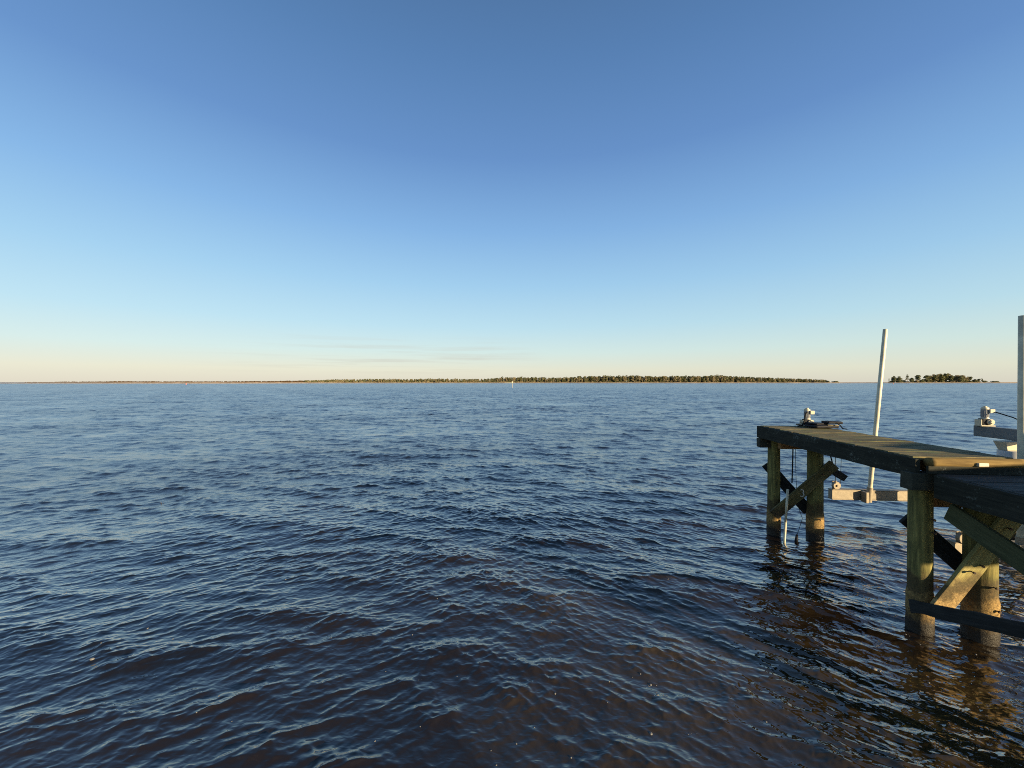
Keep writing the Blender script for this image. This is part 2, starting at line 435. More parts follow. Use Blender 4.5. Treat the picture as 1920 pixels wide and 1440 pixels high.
# floating foam bubbles
bm = bmesh.new()
pts = []
g = random.Random(5)
while len(pts) < 150:
    y = 1.5+g.random()**1.4*7; x = g.uniform(-1.25, 1.3)*y+g.gauss(0, .3)
    dens = .5+.5*mnoise.noise(Vector((x*.7, y*.7, 3)))
    if g.random() < dens**1.5*(1.2 if x > -1 else .75): pts.append((x, y))
pa = np.array(pts)
fdx, fdy, fh, _ = water_disp(pa[:, 0], pa[:, 1], np.full(len(pts), .012))
for (x, y), ddx, ddy, hh in zip(pts, fdx, fdy, fh):
    rad = min(.022, .0046*math.exp(g.gauss(.25, .5)))
    q = Matrix.Translation((x-CHOP*ddx, y-CHOP*ddy, hh+.001)) @ Matrix.Rotation(g.uniform(0, 6.28), 4, 'Z') @ Matrix.Diagonal((1, g.uniform(.5, 1), .55, 1))
    bmesh.ops.create_uvsphere(bm, u_segments=8, v_segments=5, radius=rad, matrix=q)
    if g.random() < .25:
        for k in range(g.randint(2, 5)):
            q2 = Matrix.Translation((x-CHOP*ddx+g.gauss(0, .03), y-CHOP*ddy+g.gauss(0, .02), hh+.001)) @ Matrix.Diagonal((1, .7, .5, 1))
            bmesh.ops.create_uvsphere(bm, u_segments=6, v_segments=4, radius=rad*.45, matrix=q2)
fo = link('foam_bubbles', bm_mesh('foam_bubbles', bm, True), Matrix.Identity(4), M_FOAM)
tag(fo, 'tiny white foam bubbles floating on the dark near water', 'foam', kind='stuff')

# ------------------------------------------------------------------ far shore
F = 722.0
def px_angle(px): return math.atan((px-960)/F)
def shore_depth(px):     # depth (Y) of the waterline along each bearing
    return float(np.interp(px, [-2500, -400, 0, 400, 700, 1000, 1300, 1555, 1620, 1700, 1900, 2400, 5000], [1500, 800, 700, 680, 820, 900, 860, 860, 880, 850, 860, 900, 1500]))
def shore_h(px):
    return float(np.interp(px, [-400, 0, 60, 300, 500, 700, 1000, 1300, 1560, 1600, 1700, 1860, 1920, 2400], [.6, .8, 1.2, 2.2, 2.2, 1.6, 1.5, 1.7, 1.6, 1.2, 1.6, 1.6, 2.2, 2.4]))
bm = bmesh.new(); prev = None
pxs = list(np.arange(-900, 2800, 6.0))
for i, px in enumerate(pxs):
    D = shore_depth(px)*(1+.010*mnoise.noise(Vector((px*.03, 1.3, 0)))+.006*mnoise.noise(Vector((px*.2, 4, 0))))
    hgt = shore_h(px)*(1+.22*mnoise.noise(Vector((px*.08, 7, 0)))+.15*mnoise.noise(Vector((px*.5, 9, 0))))
    t = (px-960)/F
    prof = [(0, -.6), (1.6, .10), (4.5, hgt*.78), (9, hgt), (60, hgt), (400, hgt*1.02), (1500, hgt*1.05)]
    cur = [bm.verts.new((t*(D+o), D+o, z)) for o, z in prof]
    if prev:
        for k in range(len(prof)-1): bm.faces.new((prev[k], cur[k], cur[k+1], prev[k+1]))
    prev = cur
m, nt, b = newmat('sand_and_marsh')
geo = nt.nodes.new('ShaderNodeNewGeometry'); sp = nt.nodes.new('ShaderNodeSeparateXYZ'); nt.links.new(geo.outputs['Position'], sp.inputs[0])
n1 = noise_tex(nt, mapping(nt, (1, .3, 1)), .035, 5, .65)
n2 = noise_tex(nt, mapping(nt, (1, .3, 1)), .25, 5, .65)
sand = ramp(nt, n2.outputs[0], [(.3, (.30, .24, .18)), (.6, (.48, .39, .30))]).outputs[0]
marsh = ramp(nt, n2.outputs[0], [(.3, (.13, .08, .05)), (.6, (.26, .17, .10))]).outputs[0]
zz = math_(nt, 'ADD', math_(nt, 'MULTIPLY', sp.outputs[2], .5), math_(nt, 'MULTIPLY', math_(nt, 'SUBTRACT', n1.outputs[0], .5), 1.2))
c1 = mix(nt, ramp(nt, zz, [(.72, (0, 0, 0)), (.95, (1, 1, 1))]).outputs[0], sand, marsh)
c1 = mix(nt, ramp(nt, sp.outputs[2], [(.10, (0, 0, 0)), (.3, (1, 1, 1))]).outputs[0], (.10, .07, .05), c1)
nt.links.new(c1, b.inputs['Base Color']); b.inputs['Roughness'].default_value = .95; b.inputs['Specular IOR Level'].default_value = .1
land = link('far_shore', bm_mesh('far_shore', bm, True), Matrix.Identity(4), m); tag(land, kind='structure')

def leaf_clump(verts, faces, mats, c, rx, rz, n, size, mi, g):
    for _ in range(n):
        d = Vector((g.gauss(0, 1), g.gauss(0, 1), g.gauss(0, 1))).normalized()*(g.random()**.4)
        p = Vector(c)+Vector((d.x*rx, d.y*rx, d.z*rz))
        q = Matrix.Rotation(g.uniform(0, 6.28), 3, 'Z') @ Matrix.Rotation(g.uniform(-1.2, 1.2), 3, 'X')
        s = size*g.uniform(.6, 1.4)
        k = len(verts)
        for ax, ay in ((-1, -.7), (.9, -1), (1.1, .8), (-.7, 1)):
            verts.append(p+q @ Vector((ax*s*.5, 0, ay*s*.42)) + Vector((0, g.uniform(-.3, .3)*s, 0)))
        faces.append((k, k+1, k+2, k+3)); mats.append(mi)
def limb(verts, faces, mats, p0, p1, r0, r1, mi, n=5):
    p0, p1 = Vector(p0), Vector(p1); q = (p1-p0).to_track_quat('Z', 'Y')
    k = len(verts)
    for p, rr_ in ((p0, r0), (p1, r1)):
        for i in range(n):
            t = 2*math.pi*i/n; verts.append(p+q @ Vector((rr_*math.cos(t), rr_*math.sin(t), 0)))
    for i in range(n):
        faces.append((k+i, k+(i+1) % n, k+n+(i+1) % n, k+n+i)); mats.append(mi)
def tree_geo(base, H, W, kind, g, dens=1.0, crown_mi=0, trunk_mi=1):
    """returns (crown verts, faces, mats), (trunk verts, faces, mats); kinds: pine, flat, round, bare, shrub"""
    cv, cf, cm = [], [], []; tv, tf, tm = [], [], []
    x, y, z = base
    lean = Vector((g.gauss(0, .03)*H, 0, 0))
    top = Vector((x, y, z+H*.93))+lean
    if kind != 'shrub':
        mid = Vector((x, y, z+H*.5))+lean*.3+Vector((g.gauss(0, .012)*H, 0, 0))
        limb(tv, tf, tm, (x, y, z-.5), mid, .020*H, .014*H, trunk_mi); limb(tv, tf, tm, mid, top, .014*H, .005*H, trunk_mi)
    if kind == 'pine':
        lo, hi, nc = .42, .97, 9
    elif kind == 'flat':
        lo, hi, nc = .40, .95, 12
    elif kind == 'round':
        lo, hi, nc = .10, .93, 15
    elif kind == 'bare':
        lo, hi, nc = .25, .95, 10
    else:
        lo, hi, nc = .12, .85, 6
    for i in range(nc):
        t = lo+(hi-lo)*(i+.5)/nc+g.gauss(0, .03)
        s = (t-lo)/(hi-lo)
        if kind == 'pine': rad = W*.5*(.95-.65*s)
        elif kind == 'flat': rad = W*.5*(.55+.5*s if s < .8 else .75)
        elif kind == 'round': rad = W*.5*math.sqrt(max(.08, 1-(2*s-.85)**2*.8))
        else: rad = W*.5*math.sqrt(max(.1, 1-(2*s-1)**2*.8))
        nb = 3 if kind in ('pine', 'flat') else 4
        for j in range(nb):
            a = g.uniform(0, 6.28); off = rad*g.uniform(.25, .85)
            c = Vector((x+math.cos(a)*off, y+math.sin(a)*off, z+t*H))+lean*t
            if kind != 'shrub' and j < 2:
                b0 = Vector((x, y, z+(t-.05)*H))+lean*t
                limb(tv, tf, tm, b0, c, .006*H, .002*H, trunk_mi, 3)
            leaf_clump(cv, cf, cm, c, rad*.42, min(rad*.30, H*.055) if kind != 'bare' else rad*.4, int(11*dens), max(.4, W*.15), crown_mi, g)
    return (cv, cf, cm), (tv, tf, tm)
def mk(name, geo_, mats, M, parent=None):
    v, f, mi = geo_
    me = bpy.data.meshes.new(name); me.from_pydata([tuple(p) for p in v], [], f)
    for m_ in mats: me.materials.append(m_)
    me.polygons.foreach_set('material_index', mi); me.update()
    o = bpy.data.objects.new(name, me); COL.objects.link(o); place(o, M, parent); return o
def merge(acc, geo_):
    k = len(acc[0]); acc[0].extend(geo_[0]); acc[1].extend(tuple(i+k for i in f) for f in geo_[1]); acc[2].extend(geo_[2])

def spot(px, off): 
    D = shore_depth(px)+off; return ((px-960)/F*D, D)
# the wood on the far shore: hundreds of crowns that read as one band
g = random.Random(3)
tops_x = [570, 590, 620, 660, 700, 760, 800, 860, 900, 932, 942, 960, 1000, 1040, 1060, 1100, 1150, 1190, 1230, 1260, 1310, 1355, 1375, 1400, 1440, 1480, 1530, 1549, 1556]
tops_y = [714, 712.6, 711, 710.5, 710, 710.5, 709.5, 710, 710, 708.5, 706.5, 707, 706.5, 708, 707, 705, 704.2, 703.6, 705, 705, 704.5, 703.4, 705, 706, 707.5, 709, 710.5, 712, 714.5]
acc = ([], [], [])
px = 574.0
while px < 1553:
    for row in range(3):
        p = px+g.uniform(-2, 2)
        x, D = spot(p, 34+row*13+g.uniform(-4, 4))
        ytop = float(np.interp(p, tops_x, tops_y))
        H = EYE+(716.5-ytop)/F*D-1.4
        H *= g.uniform(.80, 1.06) if row else g.uniform(.62, .98)
        bare = g.random() < (.5 if row == 0 else .22)
        kind = 'bare' if bare else g.choice(('pine', 'round', 'flat', 'round'))
        c_, t_ = tree_geo((x, D, 1.3), H, H*g.uniform(.42, .62), kind, g, .8, (2 if bare else g.choice((0, 0, 1))), 3)
        merge(acc, c_); merge(acc, t_)
    for q in range(5):
        p = px+g.uniform(-2.5, 2.5); x, D = spot(p, 31+g.uniform(0, 26))
        c_, t_ = tree_geo((x, D, 1.2), g.uniform(2.5, 6), g.uniform(5, 8), 'shrub', g, 1.3, g.choice((0, 2, 2, 1)), 3)
        merge(acc, c_)
    px += g.uniform(2.3, 3.6)
woods = mk('far_woods', acc, [M_PINE, M_PINEDK, M_BARE, M_BARK], Matrix.Identity(4))
tag(woods, 'long olive and brown belt of winter woods along the far shore', 'woods', kind='stuff')
# low scrub behind the left-hand sand bank
acc = ([], [], [])
px = 48.0
while px < 580:
    for row in range(2):
        p = px+g.uniform(-2, 2)
        x, D = spot(p, 260+row*60)
        ytop = float(np.interp(p, [48, 60, 75, 90, 110, 180, 240, 250, 300, 420, 500, 580], [716.6, 715.8, 716.3, 716.2, 715.2, 715, 714.3, 714.6, 714.8, 714.6, 714.2, 712.8]))+g.uniform(-.3, .5)
        H = max(1.2, EYE+(716.5-ytop)/F*D-1.9)
        c_, t_ = tree_geo((x, D, 1.7), H, H*g.uniform(1.1, 1.9), 'shrub', g, .9, 0, 1)
        merge(acc, c_)
    px += g.uniform(2.2, 4.0)
scrub = mk('marsh_scrub', acc, [M_SCRUB, M_BARK], Matrix.Identity(4))
tag(scrub, 'low reddish brown scrub strip behind the long sand bank', 'scrub', kind='stuff')

# the island: massed wood in the middle, trees one can tell apart at both ends
acc = ([], [], [])
for i in range(46):
    p = g.uniform(1741, 1814)
    x, D = spot(p, 30+g.uniform(0, 34))
    ytop = float(np.interp(p, [1740, 1748, 1758, 1770, 1790, 1800, 1808, 1816], [704.5, 703, 700.2, 700.0, 702, 702, 704, 707]))
    H = (EYE+(716.5-ytop)/F*D-1.4)*g.uniform(.70, 1.02)
    bare = g.random() < .35
    c_, t_ = tree_geo((x, D, 1.3), H, H*g.uniform(.45, .65), 'bare' if bare else g.choice(('flat', 'round', 'pine')), g, 1.0, 2 if bare else g.choice((0, 1)), 3)
    merge(acc, c_); merge(acc, t_)
for i in range(75):
    p = g.uniform(1668, 1836)
    x, D = spot(p, 30+g.uniform(0, 20))
    c_, t_ = tree_geo((x, D, 1.2), g.uniform(2.5, 7), g.uniform(5, 9), 'shrub', g, 1.5, g.choice((0, 1, 2)), 3)
    merge(acc, c_)
iw = mk('island_woods', acc, [M_PINE, M_PINEDK, M_BARE, M_BARK], Matrix.Identity(4))
tag(iw, 'rounded mass of pines in the middle of the right-hand island', 'woods', kind='stuff')
ISL = [  # px, top y, width m, kind, label
    (1667, 709.0, 3.0, 'pine', 'thin scraggly tree at the far left tip of the island'),
    (1676, 704.6, 9.5, 'round', 'broad dark pine, second tree from the island left tip'),
    (1686.5, 705.0, 10.5, 'round', 'broad round pine just left of the tall thin island pine'),
    (1701, 702.4, 7.5, 'pine', 'tall thin layered pine standing in the gap on the island'),
    (1709.5, 707.8, 7.5, 'round', 'short round dark tree right of the tall thin island pine'),
    (1721, 703.6, 11.5, 'flat', 'flat topped pine with bare trunks on the island'),
    (1729, 710.5, 7.0, 'round', 'low bushy tree between flat topped pine and island wood'),
    (1737, 702.4, 11.0, 'round', 'large dark rounded pine at the left edge of the island wood'),
    (1818, 706.2, 9.0, 'flat', 'open spreading pine at the right edge of the island wood'),
    (1828, 710.6, 7.0, 'round', 'low bushy tree right of the island wood'),
    (1835, 710.0, 6.0, 'flat', 'small pine with a flat top right of the island wood'),
    (1841.5, 709.0, 4.5, 'pine', 'small lone pine poking above the bushes on the island right end'),
    (1846, 713.2, 9.0, 'shrub', 'low shrub tapering off at the right end of the island'),
    (1866, 714.8, 14.0, 'shrub', 'low flat bush alone on the bank right of the island trees'),
    (1567, 714.6, 13.0, 'shrub', 'low dark bush alone on the bare spit past the woods'),
]
for px, yt, W, kind, lab in ISL:
    x, D = spot(px, 34)
    H = EYE+(716.5-yt)/F*D-1.4
    c_, t_ = tree_geo((0, 0, 0), H, W, kind, g, 1.6 if kind != 'shrub' else 2.2, 0, 0)
    shrub = kind == 'shrub'
    root = empty('shrub' if shrub else 'pine_tree', (x, D, 1.35))
    tag(root, lab, 'bush' if shrub else 'tree', group='low bushes on the far bank' if shrub else 'pines standing apart on the island')
    mk('foliage' if shrub else 'crown', c_, [M_PINEDK if kind != 'pine' else M_PINE], Matrix.Translation((x, D, 1.35)), root)
    if shrub:
        limb(t_[0], t_[1], t_[2], (0, 0, -.4), (0, 0, H*.5), .08, .03, 0)
        mk('stem', t_, [M_BARK], Matrix.Translation((x, D, 1.35)), root)
    else:
        mk('trunk', t_, [M_BARK], Matrix.Translation((x, D, 1.35)), root)

# pale seawall on the far shore behind the marker
x0, D0 = spot(946.5, 3)
x1, _ = spot(960, 3)
bm = bmesh.new(); add_box(bm, 0, 0, .75, x1-x0, .5, 1.5)
for i in range(7): add_box(bm, -(x1-x0)/2+.3+i*(x1-x0-.6)/6, -.35, .9, .3, .2, 2.0)
add_box(bm, 0, -.05, 1.55, x1-x0+.4, .8, .12)
o = link('seawall', bm_mesh('seawall', bm), Matrix.Translation(((x0+x1)/2, D0, 0)), M_OFFWHITE)
tag(o, 'short low white wall at the water edge of the far woods', 'wall')

# channel marker
Dm = 172.0; xm = (960.6-960)/F*Dm
root = empty('channel_marker', (xm, Dm, 0)); tag(root, 'thin white channel marker post standing in the open water', 'channel marker')
bm = bmesh.new(); add_cyl(bm, (0, 0, -1), (0, 0, 2.8), .115, .10, 12)
link('post', bm_mesh('post', bm), Matrix.Translation((xm, Dm, 0)), M_OFFWHITE, root)
bm = bmesh.new(); add_box(bm, 0, -.2, 2.45, .40, .06, .6, None); bevel(bm, .01, 1)
Mb = Matrix.Translation((xm, Dm, 0)) @ Matrix.Rotation(R(40), 4, 'Z')
link('dayboard', bm_mesh('dayboard', bm), Mb, M_CREAM, root)
bm = bmesh.new(); add_cyl(bm, (0, 0, 2.8), (0, 0, 3.0), .09, .06, 10); bmesh.ops.create_uvsphere(bm, u_segments=10, v_segments=6, radius=.10, matrix=Matrix.Translation((0, 0, 3.05)))
link('lamp', bm_mesh('lamp', bm), Matrix.Translation((xm, Dm, 0)), M_CREAM, root)
# buoys
def buoy(px, D, s, label):
    x = (px-960)/F*D
    root = empty('buoy', (x, D, 0)); tag(root, label, 'buoy', 'small channel buoys far out')
    bm = bmesh.new(); add_cyl(bm, (0, 0, -.5*s), (0, 0, .9*s), .55*s, .45*s, 14); add_cyl(bm, (0, 0, .9*s), (0, 0, 1.9*s), .42*s, .16*s, 14)
    link('body', bm_mesh('body', bm), Matrix.Translation((x, D, 0)), M_RED, root)
    bm = bmesh.new(); add_cyl(bm, (0, 0, .55*s), (0, 0, .8*s), .53*s, .50*s, 14)
    link('band', bm_mesh('band', bm), Matrix.Translation((x, D, 0)), M_WHITE, root)
buoy(349, 400, .85, 'tiny red buoy off the sand bank on the left')
buoy(1675, 480, .75, 'tiny red buoy off the left tip of the wooded island')

# ------------------------------------------------------------------ dock
U = Vector((.085, .9964, 0)); Vv = Vector((.9964, -.085, 0)); UP = Vector((0, 0, 1))
A0 = Vector((3.885, 3.66, 0))          # near left corner of the raised walkway
ZU, ZL = 1.78, 1.64
LEN, WID = 2.74, .88
def D3(u, v, z): return A0+U*u+Vv*v+Vector((0, 0, z))
DM = Matrix.Translation(A0) @ Matrix((Vv, U, UP)).transposed().to_4x4()    # local x across, y along
dock = empty('wooden_dock', A0)
tag(dock, 'weathered two level timber dock with round pilings over the water', 'dock')
def decking(name, u0, u1, v0, v1, z, mat, label, seed):
    g = random.Random(seed); bm = bmesh.new(); u = u0
    while u < u1-.02:
        wdt = min(.14, u1-u)
        bb = bmesh.new()
        add_box(bb, (v0+v1)/2+g.uniform(-.010, .010), u+wdt/2, z-.019+g.uniform(-.0025, .0025), v1-v0, wdt-.009-g.random()*.006, .038,)
        bevel(bb, .004, 2)
        tmp = bpy.data.meshes.new('t'); bb.to_mesh(tmp); bb.free(); bm.from_mesh(tmp); bpy.data.meshes.remove(tmp)
        u += .142
    wobble(bm, .002, 9, seed)
    o = link(name, bm_mesh(name, bm), DM, mat, dock); o['label'] = label
    return o
decking('decking', .06, LEN, .0, WID, ZU, M_DECK, 'olive golden lichened planks of the upper level', 1)
decking('decking', -3.6, -.055, .085, WID+.05, ZL, M_DECK_LOW, 'planks of the lower level with shade in their colour', 2)
# fascia boards of the raised level
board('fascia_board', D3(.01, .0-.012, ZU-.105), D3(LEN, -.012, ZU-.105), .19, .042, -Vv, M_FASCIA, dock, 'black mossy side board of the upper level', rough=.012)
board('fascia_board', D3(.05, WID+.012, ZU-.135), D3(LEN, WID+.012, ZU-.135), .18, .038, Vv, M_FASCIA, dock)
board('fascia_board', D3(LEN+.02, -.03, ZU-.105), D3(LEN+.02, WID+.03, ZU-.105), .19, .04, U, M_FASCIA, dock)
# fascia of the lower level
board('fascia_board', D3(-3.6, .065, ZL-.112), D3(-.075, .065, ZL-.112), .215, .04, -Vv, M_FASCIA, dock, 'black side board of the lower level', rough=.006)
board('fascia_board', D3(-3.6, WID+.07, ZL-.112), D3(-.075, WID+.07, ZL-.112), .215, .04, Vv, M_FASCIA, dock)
# joists
for v in (.3, .6):
    board('joist', D3(.07, v, ZU-.115), D3(LEN-.01, v, ZU-.115), .14, .04, Vv, M_CAP, dock)
    board('joist', D3(-3.55, v, ZL-.115), D3(-.08, v, ZL-.115), .14, .04, Vv, M_CAP, dock)
# cap beams
def beam(name, u, v0, v1, z, hh, th, mat, label=None):
    return board(name, D3(u, v0, z), D3(u, v1, z), hh, th, -U, mat, dock, label, .008, .004)
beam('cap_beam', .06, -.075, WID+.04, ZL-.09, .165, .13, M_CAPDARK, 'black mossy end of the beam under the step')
beam('cap_beam', .33, .24, WID+.02, 1.315, .18, .07, M_CAP, 'orange brown beam behind the near pilings')
beam('cap_beam', 2.60, .22, WID+.02, 1.50, .155, .09, M_CAP, 'orange brown beam between the far pilings')
beam('cap_beam', 2.72, -.04, .16, 1.50, .15, .10, M_CAPDARK)
# riser below the step timber
beam('step_riser', -.035, .03, WID, ZL+.035, .075, .03, M_FASCIA)
# rounded timber along the step
bm = bmesh.new(); n = 20; L = WID-.075
rings = []
for i in range(n+1):
    x = -L/2+L*i/n
    ring = []
    for k in range(18):
        t = 2*math.pi*k/18
        rr_ = .046*(1+.05*mnoise.noise(Vector((x*3, math.cos(t), math.sin(t)))))
        yy = rr_*math.cos(t)*1.05; zz_ = rr_*math.sin(t)
        ring.append(bm.verts.new((x, yy, max(-.043, zz_))))
    rings.append(ring)
for a_, b_ in zip(rings, rings[1:]):
    for k in range(18): bm.faces.new((a_[k], b_[k], b_[(k+1) % 18], a_[(k+1) % 18]))
bm.faces.new(rings[0]); bm.faces.new(rings[-1][::-1])
bmesh.ops.recalc_face_normals(bm, faces=bm.faces)
c = D3(-.012, .055+L/2, ZU-.040)
st = link('step_timber', bm_mesh('step_timber', bm, True), Matrix.Translation(c) @ frame(Vv, UP), M_STEP, dock)
bm = bmesh.new(); add_box(bm, 0, 0, 0, .085, .05, .032); bevel(bm, .004, 2)
pb = D3(-.055, .47, ZU-.045)
link('reflector_block', bm_mesh('reflector_block', bm), Matrix.Translation(pb) @ frame(Vv+Vector((0, 0, .0)), UP), M_CREAM, st)

def piling(x, y, r_, ztop, label, seed, bolts=()):
    bm = bmesh.new(); nz, ns = 44, 28; rings = []
    z0 = -.9
    for i in range(nz+1):
        z = z0+(ztop-z0)*i/nz; ring = []
        for k in range(ns):
            t = 2*math.pi*k/ns
            q = Vector((math.cos(t)*1.6, math.sin(t)*1.6, z*.8+seed*7))
            rr_ = r_*(1.03-.035*(z-z0))*(1+.030*mnoise.noise(q)+.018*mnoise.noise(Vector((math.cos(t)*6, math.sin(t)*6, z*.5+seed))))
            if z < .42: rr_ += .006*(1+mnoise.noise(Vector((math.cos(t)*5, math.sin(t)*5, z*22+seed))))+.004*rnd.random()
            ring.append(bm.verts.new((rr_*math.cos(t), rr_*math.sin(t), z)))
        rings.append(ring)
    for a_, b_ in zip(rings, rings[1:]):
        for k in range(ns): bm.faces.new((a_[k], a_[(k+1) % ns], b_[(k+1) % ns], b_[k]))
    bm.faces.new(rings[-1]); bm.faces.new(rings[0][::-1])
    M = Matrix.Translation((x, y, 0))
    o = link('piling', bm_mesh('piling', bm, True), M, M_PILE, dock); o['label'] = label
    for az, z in bolts:
        bm = bmesh.new()
        d = Vector((math.cos(R(az)), math.sin(R(az)), 0))
        add_cyl(bm, d*(r_-.01)+Vector((0, 0, z)), d*(r_+.035)+Vector((0, 0, z)), .006, .006, 8)
        add_cyl(bm, d*(r_+.022)+Vector((0, 0, z)), d*(r_+.034)+Vector((0, 0, z)), .013, .013, 6)
        link('bolt', bm_mesh('bolt', bm), M, M_RUST, o)
    return o
pL, pR = Vector((4.115, 3.875, 0)), Vector((4.585, 3.765, 0))
qL, qR = Vector((4.325, 6.355, 0)), Vector((4.83, 6.13, 0))
piling(pL.x, pL.y, .095, 1.52, 'nearest left piling under the step', 1, ((-85, 1.15), (-80, 1.02), (-78, .26)))
piling(pR.x, pR.y, .118, 1.45, 'nearest right piling behind the cross brace', 2, ((-95, .55), (-85, .33)))
piling(qL.x, qL.y, .092, 1.58, 'thin far left piling at the outer end', 3)
piling(qR.x, qR.y, .110, 1.58, 'far right piling at the outer end', 4, ((-100, .35),))

def bolt_on(parent, p, nrm, r_=.012, l=.03):
    bm = bmesh.new(); p = Vector(p); nrm = Vector(nrm).normalized()
    add_cyl(bm, p, p+nrm*l, .006, .006, 8); add_cyl(bm, p+nrm*(l-.012), p+nrm*l, r_, r_, 6)
    link('bolt', bm_mesh('bolt', bm), Matrix.Identity(4), M_RUST, parent)
# far bent: front brace rises to the right, rear brace falls to the right
fn = Vector((-.15, -1, 0))
bA = board('cross_brace', (4.235, 6.22, .345), (5.00, 5.97, 1.225), .165, .04, fn, M_BRACE_OLD, dock, 'olive grimy front brace at the outer end')
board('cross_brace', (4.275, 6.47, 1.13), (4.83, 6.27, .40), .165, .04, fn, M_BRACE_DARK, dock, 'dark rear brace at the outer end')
for t in (.08, .80, .88):
    p = Vector((4.235, 6.22, .345)).lerp(Vector((5.00, 5.97, 1.225)), t)
    bolt_on(bA, p+fn.normalized()*.02+Vector((rnd.uniform(-.02, .02), 0, rnd.uniform(-.03, .03))), fn)
board('blocking', (4.93, 6.03, 1.17), (5.19, 6.0, 1.0), .10, .06, fn, M_BRACE_DARK, dock)
# pale painted numeral on the front brace
bm = bmesh.new(); path = []
for k in range(13):
    t = R(140-k*230/12); path.append((.016*math.cos(t), .016+.017*math.sin(t)))
path2 = [(.019*math.cos(R(90-k*235/12)), -.019+.019*math.sin(R(90-k*235/12))) for k in range(13)]
for P_ in (path, path2):
    vs_ = []
    for i, (x, y) in enumerate(P_):
        x2, y2 = P_[min(i+1, 12)]; x1_, y1_ = P_[max(i-1, 0)]
        d = Vector((x2-x1_, y2-y1_)).normalized(); nn = Vector((-d.y, d.x))*.0045
        vs_.append([bm.verts.new((x+sx*nn.x, y+sx*nn.y, zz_)) for sx, zz_ in ((-1, 0), (1, 0), (1, .002), (-1, .002))])
    for a_, b_ in zip(vs_, vs_[1:]):
        for k in range(4): bm.faces.new((a_[k], a_[(k+1) % 4], b_[(k+1) % 4], b_[k]))
bmesh.ops.recalc_face_normals(bm, faces=bm.faces)
pn = Vector((4.235, 6.22, .345)).lerp(Vector((5.00, 5.97, 1.225)), .46)+fn.normalized()*.0245
link('painted_numeral', bm_mesh('painted_numeral', bm), Matrix.Translation(pn) @ frame(Vector((1, -.15, 0)), fn) @ Matrix.Scale(1.5, 4), M_WHITE, bA)

# near bent
P0, P1 = Vector((4.12, 3.70, .31)), Vector((4.77, 3.60, 1.34))
bP = board('cross_brace', P0, P1, .165, .04, fn, M_BRACE, dock, 'tan front brace rising to the right at the step')
for t, s in ((.40, -.03), (.43, .03), (.80, .0)):
    bolt_on(bP, P0.lerp(P1, t)+fn.normalized()*.02+Vector((s, 0, s*.5)), fn, .012, .04)
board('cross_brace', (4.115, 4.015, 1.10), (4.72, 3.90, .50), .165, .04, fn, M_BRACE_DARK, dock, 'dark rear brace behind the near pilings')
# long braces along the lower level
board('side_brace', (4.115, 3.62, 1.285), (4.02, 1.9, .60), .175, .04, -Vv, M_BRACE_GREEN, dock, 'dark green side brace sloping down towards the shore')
board('side_brace', (3.996, 3.845, .262), (3.97, 1.9, .95), .118, .04, -Vv, M_BRACE_DARK, dock, 'black side brace near the waterline with shade in its colour', rough=.016)

# ------------------------------------------------------------------ pier with board railing beyond the right of the frame (added, unseen, to cast the long shade)
e0 = Vector((5.3, .51, 0)); PL = 4.75; ed = Vector((.924, .383, 0)); en = Vector((.383, -.924, 0))
shade_pier = empty('shade_pier', e0); tag(shade_pier, 'timber pier with solid board railing, added unseen right of the dock to cast shade', 'shade_pier')
def pe(s, t, z): return e0+ed*s+en*t+Vector((0, 0, z))
PM = Matrix.Translation(e0) @ Matrix((ed, -en, UP)).transposed().to_4x4()
bm = bmesh.new()
for i in range(32): add_box(bm, .1+i*.145, -.62, 1.62, .138, 1.24, .038)
link('decking', bm_mesh('decking', bm), PM, M_DECK_LOW, shade_pier)  # deck boards of the added, unseen shade pier
board('fascia_board', pe(0, -.03, 1.52), pe(PL, -.03, 1.52), .2, .04, -en, M_FASCIA, shade_pier)
bm = bmesh.new()
for i in range(17): add_box(bm, -.0+i*.12+.06, -.06, 1.985, .119, .022, .69)  # added boards stop lower here, letting sun through to the step timber
for i in range(22): add_box(bm, 2.04+i*.12+.06, -.06, 2.095, .1195, .022, .91)
for s in (0.05, 2.05, 4.6): add_box(bm, s, -.115, 2.05, .09, .09, .82)
link('shade_railing', bm_mesh('shade_railing', bm), PM, M_BRACE, shade_pier)
for s in (.4, 2.5, 4.5):
    for t in (.15, 1.1):
        bm = bmesh.new(); p = pe(s, t, 0); add_cyl(bm, (0, 0, -.9), (0, 0, 1.6), .11, .10, 20)
        link('piling', bm_mesh('piling', bm, True), Matrix.Translation(p), M_PILE, shade_pier)  # pilings of the added, unseen shade pier

# ------------------------------------------------------------------ boat lift
lift = empty('boat_lift', (6.9, 5.9, .4)); tag(lift, 'pale metal boat lift with two upright guide poles beside the dock', 'boat lift')
def ibeam(name, p0, p1, hh, ww, mat, parent, web=.092, fl=.014, label=None):
    p0, p1 = Vector(p0), Vector(p1); L = (p1-p0).length
    bm = bmesh.new()
    add_box(bm, 0, 0, 0, L, web, hh-2*fl)
    add_box(bm, 0, 0, hh/2-fl/2, L, ww, fl); add_box(bm, 0, 0, -hh/2+fl/2, L, ww, fl)
    bevel(bm, .003, 1)
    o = link(name, bm_mesh(name, bm), Matrix.Translation((p0+p1)/2) @ frame(p1-p0, UP), mat, parent)
    if label: o['label'] = label
    return o
def chan(name, p0, p1, hh, ww, mat, parent):
    p0, p1 = Vector(p0), Vector(p1); L = (p1-p0).length
    bm = bmesh.new(); add_box(bm, 0, 0, 0, L, ww, hh); bevel(bm, .012, 3)
    return link(name, bm_mesh(name, bm), Matrix.Translation((p0+p1)/2) @ frame(p1-p0, UP), mat, parent)
